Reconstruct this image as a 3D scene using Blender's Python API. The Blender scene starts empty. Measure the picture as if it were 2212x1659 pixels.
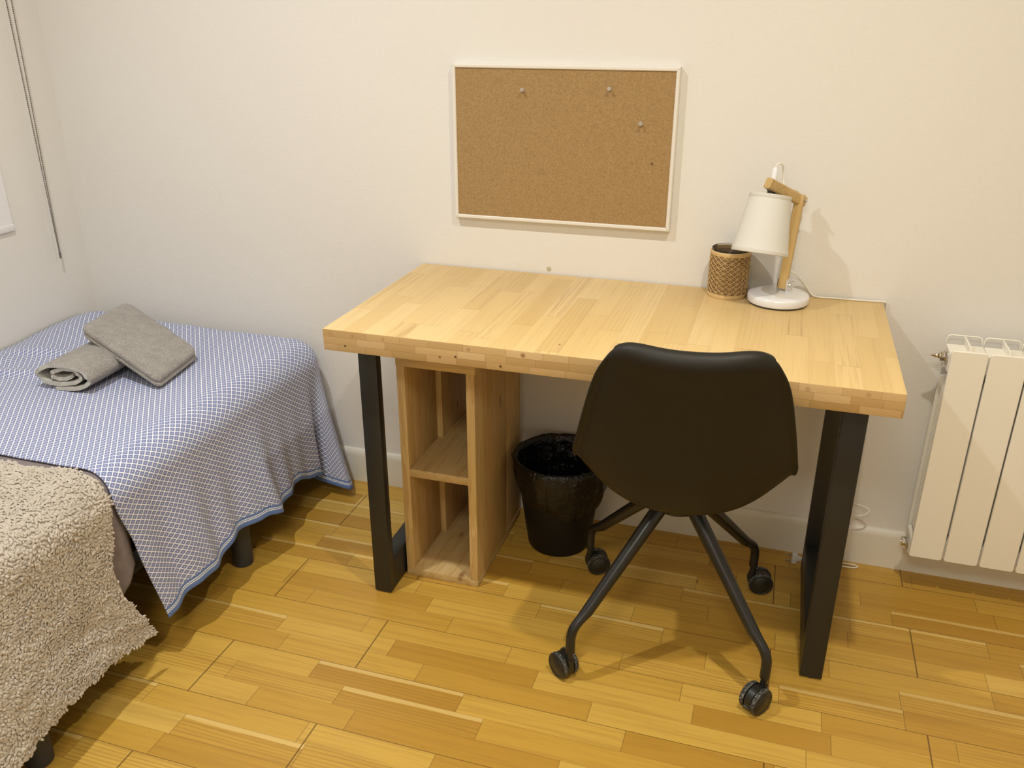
import bpy, bmesh, math, random
from mathutils import Vector, Matrix, noise
random.seed(7)
SC = bpy.context.scene
COL = SC.collection
PI = math.pi
sin, cos = math.sin, math.cos

# ------------------------------------------------------------------ helpers
def lerp(a, b, t): return a + (b - a) * t
def clamp(x, a=0.0, b=1.0): return max(a, min(b, x))
def smooth(t):
    t = clamp(t); return t * t * (3 - 2 * t)
def interp(table, x):
    if x <= table[0][0]: return table[0][1]
    for (a, va), (b, vb) in zip(table, table[1:]):
        if x <= b:
            t = (x - a) / (b - a)
            t = t * t * (3 - 2 * t) * 0.5 + t * 0.5
            return va + (vb - va) * t
    return table[-1][1]
def cinterp(T, x):
    n = len(T)
    if x <= T[0][0]: return T[0][1]
    if x >= T[-1][0]: return T[-1][1]
    sl = [(T[i + 1][1] - T[i][1]) / (T[i + 1][0] - T[i][0]) for i in range(n - 1)]
    m = [sl[0]] + [0 if sl[i - 1] * sl[i] <= 0 else 2 * sl[i - 1] * sl[i] / (sl[i - 1] + sl[i]) for i in range(1, n - 1)] + [sl[-1]]
    for i in range(n - 1):
        if x <= T[i + 1][0]:
            h = T[i + 1][0] - T[i][0]; t = (x - T[i][0]) / h
            return (2 * t ** 3 - 3 * t * t + 1) * T[i][1] + (t ** 3 - 2 * t * t + t) * h * m[i] + (3 * t * t - 2 * t ** 3) * T[i + 1][1] + (t ** 3 - t * t) * h * m[i + 1]
def catmull(pts, n):
    P = [Vector(p) for p in pts]
    P = [P[0] * 2 - P[1]] + P + [P[-1] * 2 - P[-2]]
    out = []
    for i in range(1, len(P) - 2):
        for k in range(n):
            t = k / n
            a, b, c, d = P[i - 1], P[i], P[i + 1], P[i + 2]
            out.append(0.5 * ((2 * b) + (c - a) * t + (2 * a - 5 * b + 4 * c - d) * t * t + (3 * b - a - 3 * c + d) * t ** 3))
    out.append(P[-2])
    return out

def tag(o, label=None, cat=None, group=None, kind=None):
    if label: o['label'] = label
    if cat: o['category'] = cat
    if group: o['group'] = group
    if kind: o['kind'] = kind
    return o
def thing(name, loc, label, cat, group=None):
    o = bpy.data.objects.new(name, None)
    o.empty_display_size = 0.05
    COL.objects.link(o); o.location = loc
    o['org'] = list(loc)
    return tag(o, label, cat, group)
def root_org(o):
    while o.parent: o = o.parent
    return Vector(o['org']) if 'org' in o else Vector((0, 0, 0))

def mesh_obj(name, bm, mat, parent=None, smooth_ang=None, flat=False, org=None, recalc=True):
    """one mesh object; vertices are given in world space and moved into the parent's frame"""
    me = bpy.data.meshes.new(name)
    if recalc: bmesh.ops.recalc_face_normals(bm, faces=bm.faces)
    off = root_org(parent) if parent else (Vector(org) if org else Vector((0, 0, 0)))
    for v in bm.verts: v.co -= off
    ang = 35 if smooth_ang is None else smooth_ang
    for f in bm.faces: f.smooth = not flat
    if not flat:
        lim = math.radians(ang)
        for e in bm.edges:
            if len(e.link_faces) == 2 and e.calc_face_angle(0) > lim: e.smooth = False
    bm.to_mesh(me); bm.free()
    for m in (mat if isinstance(mat, (list, tuple)) else [mat]): me.materials.append(m)
    o = bpy.data.objects.new(name, me)
    COL.objects.link(o)
    if parent: o.parent = parent
    elif org: o.location = org
    return o

def NB(): return bmesh.new()
def box(bm, x0, x1, y0, y1, z0, z1, bev=0.0, seg=2, mi=0):
    vs = [bm.verts.new((x, y, z)) for x in (x0, x1) for y in (y0, y1) for z in (z0, z1)]
    idx = [(0, 1, 3, 2), (4, 6, 7, 5), (0, 4, 5, 1), (2, 3, 7, 6), (0, 2, 6, 4), (1, 5, 7, 3)]
    fs = [bm.faces.new([vs[i] for i in q]) for q in idx]
    for f in fs: f.material_index = mi
    if bev > 0:
        es = list({e for f in fs for e in f.edges})
        r = bmesh.ops.bevel(bm, geom=es, offset=bev, segments=seg, profile=0.5, affect='EDGES')
        for f in r['faces']: f.material_index = mi
    return vs
def frame_from(d):
    d = d.normalized()
    a = Vector((0, 0, 1)) if abs(d.z) < 0.9 else Vector((1, 0, 0))
    x = a.cross(d).normalized(); y = d.cross(x)
    return x, y
def tube(bm, pts, rad, seg=14, cap=True, closed=False, sx=1.0, sy=1.0, mi=0):
    pts = [Vector(p) for p in pts]; n = len(pts)
    R = rad if isinstance(rad, (list, tuple)) else [rad] * n
    t0 = (pts[1] - pts[0]).normalized(); X, Y = frame_from(t0)
    rings = []
    for i, p in enumerate(pts):
        if closed: t = pts[(i + 1) % n] - pts[i - 1]
        elif i == 0: t = pts[1] - pts[0]
        elif i == n - 1: t = pts[-1] - pts[-2]
        else: t = (pts[i + 1] - p).normalized() + (p - pts[i - 1]).normalized()
        t = t.normalized() if t.length > 1e-9 else t0
        X = (X - t * X.dot(t)).normalized(); Y = t.cross(X)
        rings.append([bm.verts.new(p + X * cos(2 * PI * k / seg) * R[i] * sx + Y * sin(2 * PI * k / seg) * R[i] * sy) for k in range(seg)])
    for i in range(n if closed else n - 1):
        a, b = rings[i], rings[(i + 1) % n]
        for k in range(seg):
            f = bm.faces.new((a[k], a[(k + 1) % seg], b[(k + 1) % seg], b[k])); f.material_index = mi
    if cap and not closed:
        f = bm.faces.new(list(reversed(rings[0]))); f.material_index = mi
        f = bm.faces.new(rings[-1]); f.material_index = mi
    return rings
def lathe(bm, prof, M=None, seg=40, close_axis=True, mi=0):
    """prof: (r,z) list, revolved about local z; M places it"""
    M = M or Matrix.Identity(4)
    rings = []
    for r, z in prof:
        if r < 1e-6: rings.append([bm.verts.new(M @ Vector((0, 0, z)))])
        else: rings.append([bm.verts.new(M @ Vector((r * cos(2 * PI * k / seg), r * sin(2 * PI * k / seg), z))) for k in range(seg)])
    for a, b in zip(rings, rings[1:]):
        for k in range(seg):
            k2 = (k + 1) % seg
            if len(a) == 1 and len(b) == 1: continue
            if len(a) == 1: f = bm.faces.new((a[0], b[k2], b[k]))
            elif len(b) == 1: f = bm.faces.new((a[k], a[k2], b[0]))
            else: f = bm.faces.new((a[k], a[k2], b[k2], b[k]))
            f.material_index = mi
    return rings
def place(loc, zdir=(0, 0, 1), xdir=None):
    z = Vector(zdir).normalized()
    if xdir is None: x, y = frame_from(z)
    else:
        x = Vector(xdir); x = (x - z * x.dot(z)).normalized(); y = z.cross(x)
    M = Matrix((x, y, z)).transposed().to_4x4(); M.translation = Vector(loc)
    return M
def rrect(w, h, r, n=5):
    """rounded rectangle outline (2d), counter-clockwise, centred"""
    out = []
    for cx, cy, a0 in ((w / 2 - r, h / 2 - r, 0), (-w / 2 + r, h / 2 - r, PI / 2), (-w / 2 + r, -h / 2 + r, PI), (w / 2 - r, -h / 2 + r, 1.5 * PI)):
        for k in range(n + 1):
            a = a0 + PI / 2 * k / n
            out.append((cx + r * cos(a), cy + r * sin(a)))
    return out
def prism(bm, outline, M, depth, bev=0.0, mi=0):
    """2d outline extruded along local z from 0 to depth with a small chamfer"""
    n = len(outline)
    cx = sum(p[0] for p in outline) / n; cy = sum(p[1] for p in outline) / n
    def ring(z, ins):
        out = []
        for i, p in enumerate(outline):
            if ins:
                a = Vector(outline[i - 1]); b = Vector(outline[(i + 1) % n]); t = (b - a).normalized()
                q = (p[0] - t.y * ins, p[1] + t.x * ins)
            else: q = p
            out.append(bm.verts.new(M @ Vector((q[0], q[1], z))))
        return out
    levels = [(0, bev), (bev, 0), (depth - bev, 0), (depth, bev)] if bev else [(0, 0), (depth, 0)]
    rs = [ring(z, i) for z, i in levels]
    for a, b in zip(rs, rs[1:]):
        for k in range(n):
            f = bm.faces.new((a[k], a[(k + 1) % n], b[(k + 1) % n], b[k])); f.material_index = mi
    f = bm.faces.new(list(reversed(rs[0]))); f.material_index = mi
    f = bm.faces.new(rs[-1]); f.material_index = mi
def grid(bm, nu, nv, fn, uvfn=None, closed_u=False, mi=0):
    V = [[bm.verts.new(fn(i / (nu if closed_u else nu - 1), j / (nv - 1))) for j in range(nv)] for i in range(nu)]
    uvl = bm.loops.layers.uv.verify() if uvfn else None
    for i in range(nu if closed_u else nu - 1):
        for j in range(nv - 1):
            i2 = (i + 1) % nu
            f = bm.faces.new((V[i][j], V[i2][j], V[i2][j + 1], V[i][j + 1])); f.material_index = mi
            if uvfn:
                for l, (a, b) in zip(f.loops, ((i, j), (i + 1, j), (i + 1, j + 1), (i, j + 1))):
                    l[uvl].uv = uvfn(a / (nu - 1), b / (nv - 1))
    return V
def fbm(x, y, z, o=3): return noise.fractal(Vector((x, y, z)), 1.0, 2.0, o)

# ------------------------------------------------------------------ node materials
class G:
    def __init__(s, name):
        s.m = bpy.data.materials.new(name); s.m.use_nodes = True
        s.t = s.m.node_tree; s.t.nodes.clear()
        s.out = s.t.nodes.new('ShaderNodeOutputMaterial')
    def n(s, typ, ins=None, **props):
        nd = s.t.nodes.new('ShaderNode' + typ)
        for k, v in props.items(): setattr(nd, k, v)
        for k, v in (ins or {}).items(): s.put(nd.inputs[k], v)
        return nd
    def put(s, sock, v):
        if isinstance(v, bpy.types.NodeSocket): s.t.links.new(v, sock)
        elif v is not None:
            if sock.type == 'RGBA' and len(v) == 3: v = (*v, 1)
            sock.default_value = v
    def f(s, op, a, b=None, c=None, cl=False):
        nd = s.n('Math', operation=op); nd.use_clamp = cl
        for i, v in enumerate((a, b, c)):
            if v is not None: s.put(nd.inputs[i], v)
        return nd.outputs[0]
    def xyz(s, v):
        nd = s.n('SeparateXYZ', {0: v}); return nd.outputs[0], nd.outputs[1], nd.outputs[2]
    def vec(s, x, y, z): return s.n('CombineXYZ', {0: x, 1: y, 2: z}).outputs[0]
    def obj(s): return s.n('TexCoord').outputs['Object']
    def uv(s): return s.n('TexCoord').outputs['UV']
    def noise(s, v, scale, detail=3, rough=0.55, dist=0.0):
        return s.n('TexNoise', {'Vector': v, 'Scale': scale, 'Detail': detail, 'Roughness': rough, 'Distortion': dist}).outputs[0]
    def ramp(s, fac, stops, interp_='LINEAR'):
        nd = s.n('ValToRGB', {0: fac}); cr = nd.color_ramp; cr.interpolation = interp_
        while len(cr.elements) < len(stops): cr.elements.new(0.5)
        for e, (p, c) in zip(cr.elements, stops):
            e.position = p; e.color = (*c, 1) if len(c) == 3 else c
        return nd.outputs[0]
    def mix(s, fac, a, b, mode='MIX'):
        nd = s.n('Mix', data_type='RGBA', blend_type=mode)
        s.put(nd.inputs[0], fac); s.put(nd.inputs[6], a); s.put(nd.inputs[7], b)
        return nd.outputs[2]
    def step(s, x, e0, e1):
        nd = s.n('MapRange', interpolation_type='SMOOTHSTEP'); nd.clamp = True
        s.put(nd.inputs[0], x); s.put(nd.inputs[1], e0); s.put(nd.inputs[2], e1)
        return nd.outputs[0]
    def bump(s, h, strength=0.3, dist=0.002, nrm=None):
        return s.n('Bump', {'Height': h, 'Strength': strength, 'Distance': dist, **({'Normal': nrm} if nrm else {})}).outputs[0]
    def bsdf(s, color, rough=0.5, normal=None, **kw):
        ins = {'Base Color': color, 'Roughness': rough}
        if normal: ins['Normal'] = normal
        ins.update(kw)
        b = s.n('BsdfPrincipled', ins)
        s.t.links.new(b.outputs[0], s.out.inputs[0]); return s.m

def m_plain(name, col, rough=0.5, bump=0.0, scale=200, var=0.0, **kw):
    g = G(name); o = g.obj()
    nz = g.noise(o, scale, 3)
    c = g.mix(g.f('MULTIPLY', nz, var), col, tuple(x * 0.5 for x in col)) if var else g.mix(0.0, col, col)
    return g.bsdf(c, rough, g.bump(nz, bump, 0.001) if bump else None, **kw)

def m_wall(name, col):
    g = G(name); o = g.obj()
    a = g.noise(o, 170, 4, 0.6); b = g.noise(o, 45, 2)
    h = g.f('ADD', a, g.f('MULTIPLY', b, 0.6))
    big = g.noise(o, 1.6, 2)
    c = g.mix(g.f('MULTIPLY', big, 0.10), col, tuple(x * 0.86 for x in col))
    return g.bsdf(c, 0.62, g.bump(h, 0.30, 0.0022), **{'Specular IOR Level': 0.3})

def stave(g, lc, wc, w, L, seed, rnd=0.75):
    """rows of width w along wc, cut into staves of about length L along lc"""
    rowf = g.f('DIVIDE', wc, w); row = g.f('FLOOR', rowf); fy = g.f('FRACT', rowf)
    W = g.f('ADD', g.f('DIVIDE', lc, L), g.f('MULTIPLY', g.f('ADD', row, seed), 17.317))
    v = g.n('TexVoronoi', {'W': W, 'Scale': 1.0, 'Randomness': rnd}, voronoi_dimensions='1D', feature='F1')
    e = g.n('TexVoronoi', {'W': W, 'Scale': 1.0, 'Randomness': rnd}, voronoi_dimensions='1D', feature='DISTANCE_TO_EDGE')
    sp = g.n('SeparateColor', {0: v.outputs['Color']})
    ed = g.f('MULTIPLY', e.outputs['Distance'], L)
    ew = g.f('MULTIPLY', g.f('MINIMUM', fy, g.f('SUBTRACT', 1.0, fy)), w)
    return dict(r1=sp.outputs[0], r2=sp.outputs[1], r3=sp.outputs[2], ed=ed, ew=ew, fy=fy, row=row)
def grain(g, lc, wc, s, fl=3.0, fw=75.0, detail=5, dist=0.4):
    v = g.vec(g.f('MULTIPLY', lc, fl), g.f('ADD', g.f('MULTIPLY', wc, fw), g.f('MULTIPLY', s['r3'], 40)), g.f('MULTIPLY', s['r1'], 30))
    return g.noise(v, 1.0, detail, 0.62, dist)

def m_floor():
    g = G('oak_parquet'); x, y, z = g.xyz(g.obj())
    yy = g.f('ADD', y, 0.632)
    s = stave(g, x, yy, 0.06, 0.36, 3.0, 0.8)
    col = g.ramp(s['r1'], [(0.0, (0.455, 0.245, 0.034)), (0.2, (0.53, 0.305, 0.046)), (0.6, (0.575, 0.343, 0.057)), (0.88, (0.61, 0.375, 0.070)), (1.0, (0.65, 0.425, 0.10))])
    gr = grain(g, x, yy, s)
    col = g.mix(g.f('MULTIPLY', g.step(gr, 0.42, 0.72), 0.36), col, (0.31, 0.155, 0.022))
    gr2 = grain(g, x, yy, s, 9.0, 330.0, 3, 0.1)
    col = g.mix(g.f('MULTIPLY', g.step(gr2, 0.5, 0.75), 0.24), col, (0.28, 0.135, 0.02))
    # cathedral figure on some staves
    wv = g.n('TexWave', {'Vector': g.vec(g.f('MULTIPLY', x, 1.3), g.f('ADD', g.f('MULTIPLY', yy, 11.0), g.f('MULTIPLY', s['r2'], 7.0)), s['r3']), 'Scale': 3.0, 'Distortion': 5.0, 'Detail': 2.0, 'Detail Scale': 0.8}, wave_type='BANDS', bands_direction='Y').outputs[1]
    col = g.mix(g.f('MULTIPLY', g.f('MULTIPLY', g.step(wv, 0.55, 0.95), g.step(s['r2'], 0.62, 0.7)), 0.38), col, (0.30, 0.150, 0.035))
    # pale sapwood along one edge of some staves
    wob = g.noise(g.vec(g.f('MULTIPLY', x, 2.5), s['r1'], 0.0), 1.0, 2)
    sap = g.f('MULTIPLY', g.step(s['fy'], g.f('ADD', 0.64, g.f('MULTIPLY', wob, 0.30)), g.f('ADD', 0.69, g.f('MULTIPLY', wob, 0.30))), g.f('GREATER_THAN', s['r2'], 0.74))
    col = g.mix(g.f('MULTIPLY', sap, 0.62), col, (0.76, 0.555, 0.20))
    # small knots and dents
    vk = g.n('TexVoronoi', {'Vector': g.vec(x, g.f('MULTIPLY', y, 1.8), 0.0), 'Scale': 5.0}, feature='F1').outputs['Distance']
    col = g.mix(g.f('MULTIPLY', g.step(vk, 0.035, 0.012), 0.8), col, (0.14, 0.065, 0.02))
    # joints: stave ends, strip edges, the board ends and edges
    line = g.f('MULTIPLY', g.step(s['ed'], 0.0011, 0.0004), 0.55)
    line = g.f('MAXIMUM', line, g.f('MULTIPLY', g.step(s['ew'], 0.0009, 0.0003), 0.35))
    b3 = g.f('FRACT', g.f('DIVIDE', g.f('ADD', yy, 18.0), 0.18)); be = g.f('MULTIPLY', g.f('MINIMUM', b3, g.f('SUBTRACT', 1.0, b3)), 0.18)
    line = g.f('MAXIMUM', line, g.f('MULTIPLY', g.step(be, 0.0015, 0.0005), 0.7))
    bi = g.f('FLOOR', g.f('DIVIDE', g.f('ADD', yy, 18.0), 0.18))
    par = g.f('MODULO', bi, 2.0)
    off = g.f('ADD', 0.135, g.f('MULTIPLY', par, 0.0))
    off = g.f('ADD', -0.19, g.f('MULTIPLY', par, 0.327))
    xm = g.f('FRACT', g.f('DIVIDE', g.f('ADD', g.f('SUBTRACT', x, off), 20.0), 1.25)); xe = g.f('MULTIPLY', g.f('MINIMUM', xm, g.f('SUBTRACT', 1.0, xm)), 1.25)
    line = g.f('MAXIMUM', line, g.f('MULTIPLY', g.step(xe, 0.0022, 0.0008), 0.85))
    col = g.mix(line, col, (0.10, 0.045, 0.012))
    rough = g.f('ADD', 0.30, g.f('MULTIPLY', gr, 0.16))
    h = g.f('SUBTRACT', g.f('MULTIPLY', gr, 0.25), line)
    return g.bsdf(col, rough, g.bump(h, 0.25, 0.0008), **{'Specular IOR Level': 0.45})

def m_desktop(name, mode):
    g = G(name); x, y, z = g.xyz(g.obj())
    if mode == 'top':
        s = stave(g, y, x, 0.050, 0.34, 1.0, 0.8)
        gr = grain(g, y, x, s, 3.0, 90.0); gr2 = grain(g, y, x, s, 10, 380, 3)
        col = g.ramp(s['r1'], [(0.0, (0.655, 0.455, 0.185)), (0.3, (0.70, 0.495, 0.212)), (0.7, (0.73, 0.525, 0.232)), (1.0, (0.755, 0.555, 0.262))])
        amt = g.f('ADD', 0.22, g.f('MULTIPLY', g.f('GREATER_THAN', s['r2'], 0.86), 0.40))
        col = g.mix(g.f('MULTIPLY', g.step(gr, 0.45, 0.72), amt), col, (0.44, 0.255, 0.10))
        col = g.mix(g.f('MULTIPLY', g.step(gr2, 0.5, 0.8), 0.16), col, (0.42, 0.25, 0.10))
        wv = g.n('TexWave', {'Vector': g.vec(g.f('ADD', g.f('MULTIPLY', x, 12.0), g.f('MULTIPLY', s['r2'], 9.0)), g.f('MULTIPLY', y, 1.6), s['r3']), 'Scale': 2.4, 'Distortion': 4.0, 'Detail': 2.0}, wave_type='BANDS', bands_direction='X').outputs[1]
        col = g.mix(g.f('MULTIPLY', g.f('MULTIPLY', g.step(wv, 0.6, 0.95), g.step(s['r3'], 0.7, 0.78)), 0.25), col, (0.50, 0.32, 0.14))
        line = g.f('MAXIMUM', g.f('MULTIPLY', g.step(s['ed'], 0.0010, 0.0003), 0.5), g.f('MULTIPLY', g.step(s['ew'], 0.0006, 0.0002), 0.20))
        col = g.mix(line, col, (0.33, 0.19, 0.07))
        vk = g.n('TexVoronoi', {'Vector': g.vec(g.f('MULTIPLY', x, 2.0), y, 0.0), 'Scale': 4.0}, feature='F1').outputs['Distance']
        col = g.mix(g.f('MULTIPLY', g.step(vk, 0.022, 0.010), 0.8), col, (0.16, 0.08, 0.025))
        rough = 0.42
    else:
        lc = x if mode == 'front' else y
        s = stave(g, lc, g.f('ADD', z, 0.0514), 0.01714, 0.075, 5.0, 0.9)
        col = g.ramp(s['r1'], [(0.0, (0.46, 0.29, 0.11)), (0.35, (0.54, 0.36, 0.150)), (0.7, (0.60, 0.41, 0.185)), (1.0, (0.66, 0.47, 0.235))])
        rg = g.n('TexWave', {'Vector': g.vec(g.f('ADD', g.f('MULTIPLY', lc, 1.0), g.f('MULTIPLY', s['r2'], 0.3)), g.f('ADD', g.f('MULTIPLY', z, 2.0), g.f('MULTIPLY', s['r3'], 0.2)), 0.0), 'Scale': 55.0, 'Distortion': 3.0, 'Detail': 2.0}, wave_type='RINGS').outputs[1]
        col = g.mix(g.f('MULTIPLY', g.step(rg, 0.5, 0.95), 0.28), col, (0.36, 0.20, 0.075))
        line = g.f('MAXIMUM', g.f('MULTIPLY', g.step(s['ed'], 0.0010, 0.0003), 0.45), g.f('MULTIPLY', g.step(s['ew'], 0.0008, 0.0002), 0.45))
        col = g.mix(line, col, (0.27, 0.145, 0.05))
        if mode == 'front':       # round plugs and dark knots along the front edge
            for kx, kz, kr, kc, ka in ((0.019, -0.010, 0.006, (0.40, 0.22, 0.08), 0.5), (0.075, -0.010, 0.005, (0.38, 0.2, 0.07), 0.6), (0.150, -0.010, 0.005, (0.38, 0.2, 0.07), 0.5),
                                       (0.352, -0.011, 0.0055, (0.36, 0.19, 0.06), 0.6), (0.475, -0.010, 0.006, (0.26, 0.12, 0.035), 0.8), (0.055, -0.036, 0.003, (0.06, 0.03, 0.012), 0.95),
                                       (0.285, -0.036, 0.004, (0.26, 0.13, 0.04), 0.8), (0.322, -0.031, 0.0035, (0.10, 0.045, 0.015), 0.9), (0.425, -0.041, 0.004, (0.16, 0.075, 0.02), 0.9),
                                       (1.05, -0.012, 0.006, (0.38, 0.2, 0.07), 0.5), (1.16, -0.010, 0.006, (0.38, 0.2, 0.07), 0.5), (0.985, -0.014, 0.004, (0.2, 0.09, 0.03), 0.8)):
                d = g.f('SQRT', g.f('ADD', g.f('POWER', g.f('SUBTRACT', x, kx), 2.0), g.f('POWER', g.f('SUBTRACT', z, kz), 2.0)))
                col = g.mix(g.f('MULTIPLY', g.step(d, kr, kr * 0.7), ka), col, kc)
        gr = rg; rough = 0.5
    return g.bsdf(col, rough, g.bump(gr, 0.05, 0.0006))

def m_pine(name, axis, base=1.0):
    """pine board, grain along axis 0/1/2 of the thing"""
    g = G(name); c = g.xyz(g.obj())
    lc = c[axis]; oth = [c[i] for i in range(3) if i != axis]
    wc = g.f('ADD', oth[0], g.f('MULTIPLY', oth[1], 1.0))
    n1 = g.noise(g.vec(g.f('MULTIPLY', lc, 2.2), g.f('MULTIPLY', oth[0], 26), g.f('MULTIPLY', oth[1], 26)), 1.0, 3, 0.5, 1.2)
    wv = g.f('FRACT', g.f('MULTIPLY', n1, 7.0))
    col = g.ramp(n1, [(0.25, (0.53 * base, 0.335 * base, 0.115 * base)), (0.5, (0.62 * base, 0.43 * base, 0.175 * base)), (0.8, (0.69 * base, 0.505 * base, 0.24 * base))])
    col = g.mix(g.f('MULTIPLY', g.step(wv, 0.62, 0.95), 0.34), col, (0.40, 0.19, 0.05))
    fine = g.noise(g.vec(g.f('MULTIPLY', lc, 8), g.f('MULTIPLY', oth[0], 320), g.f('MULTIPLY', oth[1], 320)), 1.0, 2)
    col = g.mix(g.f('MULTIPLY', g.step(fine, 0.5, 0.8), 0.18), col, (0.36, 0.18, 0.06))
    vk = g.n('TexVoronoi', {'Vector': g.vec(g.f('MULTIPLY', lc, 0.5), oth[0], oth[1]), 'Scale': 7.5}, feature='F1').outputs['Distance']
    col = g.mix(g.f('MULTIPLY', g.step(vk, 0.10, 0.03), 0.85), col, (0.20, 0.085, 0.025))
    return g.bsdf(col, 0.5, g.bump(fine, 0.06, 0.0006))

def m_spread():
    g = G('blue_diamond_weave'); u, v, _ = g.xyz(g.uv())
    un, vn = g.f('DIVIDE', u, 0.0210), g.f('DIVIDE', v, 0.0156)
    a = g.f('ADD', un, vn); b = g.f('SUBTRACT', un, vn)
    def tri(q): return g.f('ABSOLUTE', g.f('SUBTRACT', g.f('FRACT', q), 0.5))
    ta, tb = tri(a), tri(b)                       # 0.5 on the lattice lines, 0 in the cell centre
    m = g.f('MAXIMUM', ta, tb)
    nz = g.noise(g.vec(u, v, 0.0), 900, 2)
    th = g.noise(g.vec(u, v, 0.0), 12, 2)
    base = g.mix(g.f('MULTIPLY', nz, 0.4), (0.205, 0.240, 0.420), (0.160, 0.190, 0.345))
    inner = g.mix(g.step(m, 0.285, 0.245), base, (0.180, 0.210, 0.385))
    ring = g.f('MULTIPLY', g.step(m, 0.20, 0.23), g.step(m, 0.31, 0.28))
    base = g.mix(g.f('MULTIPLY', ring, 0.25), inner, (0.38, 0.42, 0.60))
    base = g.mix(g.f('MULTIPLY', g.step(m, 0.125, 0.085), 0.75), base, (0.72, 0.76, 0.88))
    base = g.mix(g.f('MULTIPLY', g.step(m, 0.398, 0.430), 0.95), base, (0.86, 0.86, 0.89))
    # woven border at the hem: plain blue band with two white zigzag lines
    hd = g.n('Attribute', attribute_name='hem').outputs['Fac']
    al = g.n('Attribute', attribute_name='along').outputs['Fac']
    band = g.step(hd, 0.0275, 0.0270)
    zz = g.f('MULTIPLY', g.f('ABSOLUTE', g.f('SUBTRACT', g.f('FRACT', g.f('DIVIDE', al, 0.007)), 0.5)), 0.0035)
    def zig(c):
        return g.step(g.f('ABSOLUTE', g.f('SUBTRACT', g.f('ADD', hd, zz), c)), 0.0017, 0.0010)
    stripes = g.f('MAXIMUM', zig(0.0205), zig(0.0155))
    bcol = g.mix(stripes, (0.115, 0.19, 0.43), (0.78, 0.80, 0.78))
    col = g.mix(band, base, bcol)
    h = g.f('ADD', g.f('MULTIPLY', g.step(m, 0.40, 0.46), 0.6), g.f('MULTIPLY', nz, 0.5))
    return g.bsdf(col, 0.85, g.bump(h, 0.35, 0.0012), **{'Sheen Weight': 0.12, 'Specular IOR Level': 0.2})

def m_fabric(name, c1, c2, scale, bump, dist=0.002, sheen=0.2, rough=0.95):
    g = G(name); o = g.obj()
    n1 = g.noise(o, scale, 4, 0.65); n2 = g.noise(o, scale * 0.12, 2)
    v = g.n('TexVoronoi', {'Vector': o, 'Scale': scale * 0.9}).outputs['Distance']
    h = g.f('ADD', n1, g.f('MULTIPLY', v, 0.6))
    c = g.mix(g.step(g.f('ADD', g.f('MULTIPLY', n1, 0.75), g.f('MULTIPLY', n2, 0.25)), 0.3, 0.7), c1, c2)
    return g.bsdf(c, rough, g.bump(h, bump, dist), **{'Sheen Weight': sheen, 'Specular IOR Level': 0.1})

def m_cork():
    g = G('cork'); o = g.obj()
    n1 = g.noise(o, 260, 4, 0.7); n2 = g.noise(o, 40, 3)
    c = g.ramp(n1, [(0.3, (0.275, 0.165, 0.062)), (0.5, (0.352, 0.222, 0.090)), (0.7, (0.415, 0.275, 0.122))])
    c = g.mix(g.f('MULTIPLY', g.step(n2, 0.55, 0.8), 0.15), c, (0.27, 0.162, 0.062))
    vk = g.n('TexVoronoi', {'Vector': o, 'Scale': 9.0}).outputs['Distance']
    c = g.mix(g.f('MULTIPLY', g.step(vk, 0.05, 0.02), 0.7), c, (0.10, 0.045, 0.015))
    return g.bsdf(c, 0.9, g.bump(n1, 0.35, 0.0012))

def m_emit(name, col, st):
    g = G(name); e = g.n('Emission', {0: (*col, 1), 1: st}); g.t.links.new(e.outputs[0], g.out.inputs[0]); return g.m
def m_glass(name):
    g = G(name)
    return g.bsdf((0.95, 0.95, 0.93), 0.06, None, **{'Transmission Weight': 1.0, 'IOR': 1.45})

WALL = m_wall('white_wall_paint', (0.785, 0.757, 0.706))
CEIL = m_wall('white_ceiling_paint', (0.82, 0.80, 0.76))
TRIM = m_plain('white_trim_paint', (0.74, 0.70, 0.60), 0.4, 0.04, 30)
FLOOR = m_floor()
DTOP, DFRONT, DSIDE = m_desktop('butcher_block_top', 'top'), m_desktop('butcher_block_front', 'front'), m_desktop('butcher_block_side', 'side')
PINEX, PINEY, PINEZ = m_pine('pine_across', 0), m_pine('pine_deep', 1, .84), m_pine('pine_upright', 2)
STEEL = m_plain('black_powder_coat', (0.014, 0.014, 0.0125), 0.42, 0.05, 900)
PLASTIC = m_plain('black_moulded_plastic', (0.013, 0.0105, 0.006), 0.52, 0.12, 900, **{'Specular IOR Level': 0.32})
PADM = m_plain('black_leatherette', (0.018, 0.017, 0.016), 0.55, 0.25, 350)
TUBEM = m_plain('black_steel_tube', (0.013, 0.013, 0.0115), 0.30, 0.03, 900)
CASTER = m_plain('black_nylon', (0.016, 0.015, 0.012), 0.38, 0.05, 500)
def m_tread():
    g = G('worn_grey_tread'); o = g.obj()
    n = g.noise(o, 220, 4, 0.7)
    return g.bsdf(g.mix(g.step(n, 0.50, 0.62), (0.025, 0.025, 0.023), (0.20, 0.195, 0.18)), 0.7, g.bump(n, 0.3, 0.0006))
TREAD = m_tread()
BIN = m_plain('black_bin_plastic', (0.007, 0.006, 0.005), 0.55, 0.05, 400, **{'Specular IOR Level': 0.3})
def m_bag():
    g = G('black_bag_film'); o = g.obj()
    n = g.noise(o, 28, 4, 0.6, 1.5)
    return g.bsdf((0.0035, 0.003, 0.0027), 0.24, g.bump(n, 0.8, 0.008), **{'Specular IOR Level': 0.45})
BAG = m_bag()
SPREAD = m_spread()
SHEET = m_fabric('mauve_grey_sheet', (0.20, 0.165, 0.165), (0.25, 0.21, 0.205), 60, 0.15, 0.003, 0.1)
MATT = m_fabric('grey_mattress', (0.20, 0.18, 0.18), (0.25, 0.22, 0.22), 300, 0.2)
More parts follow.
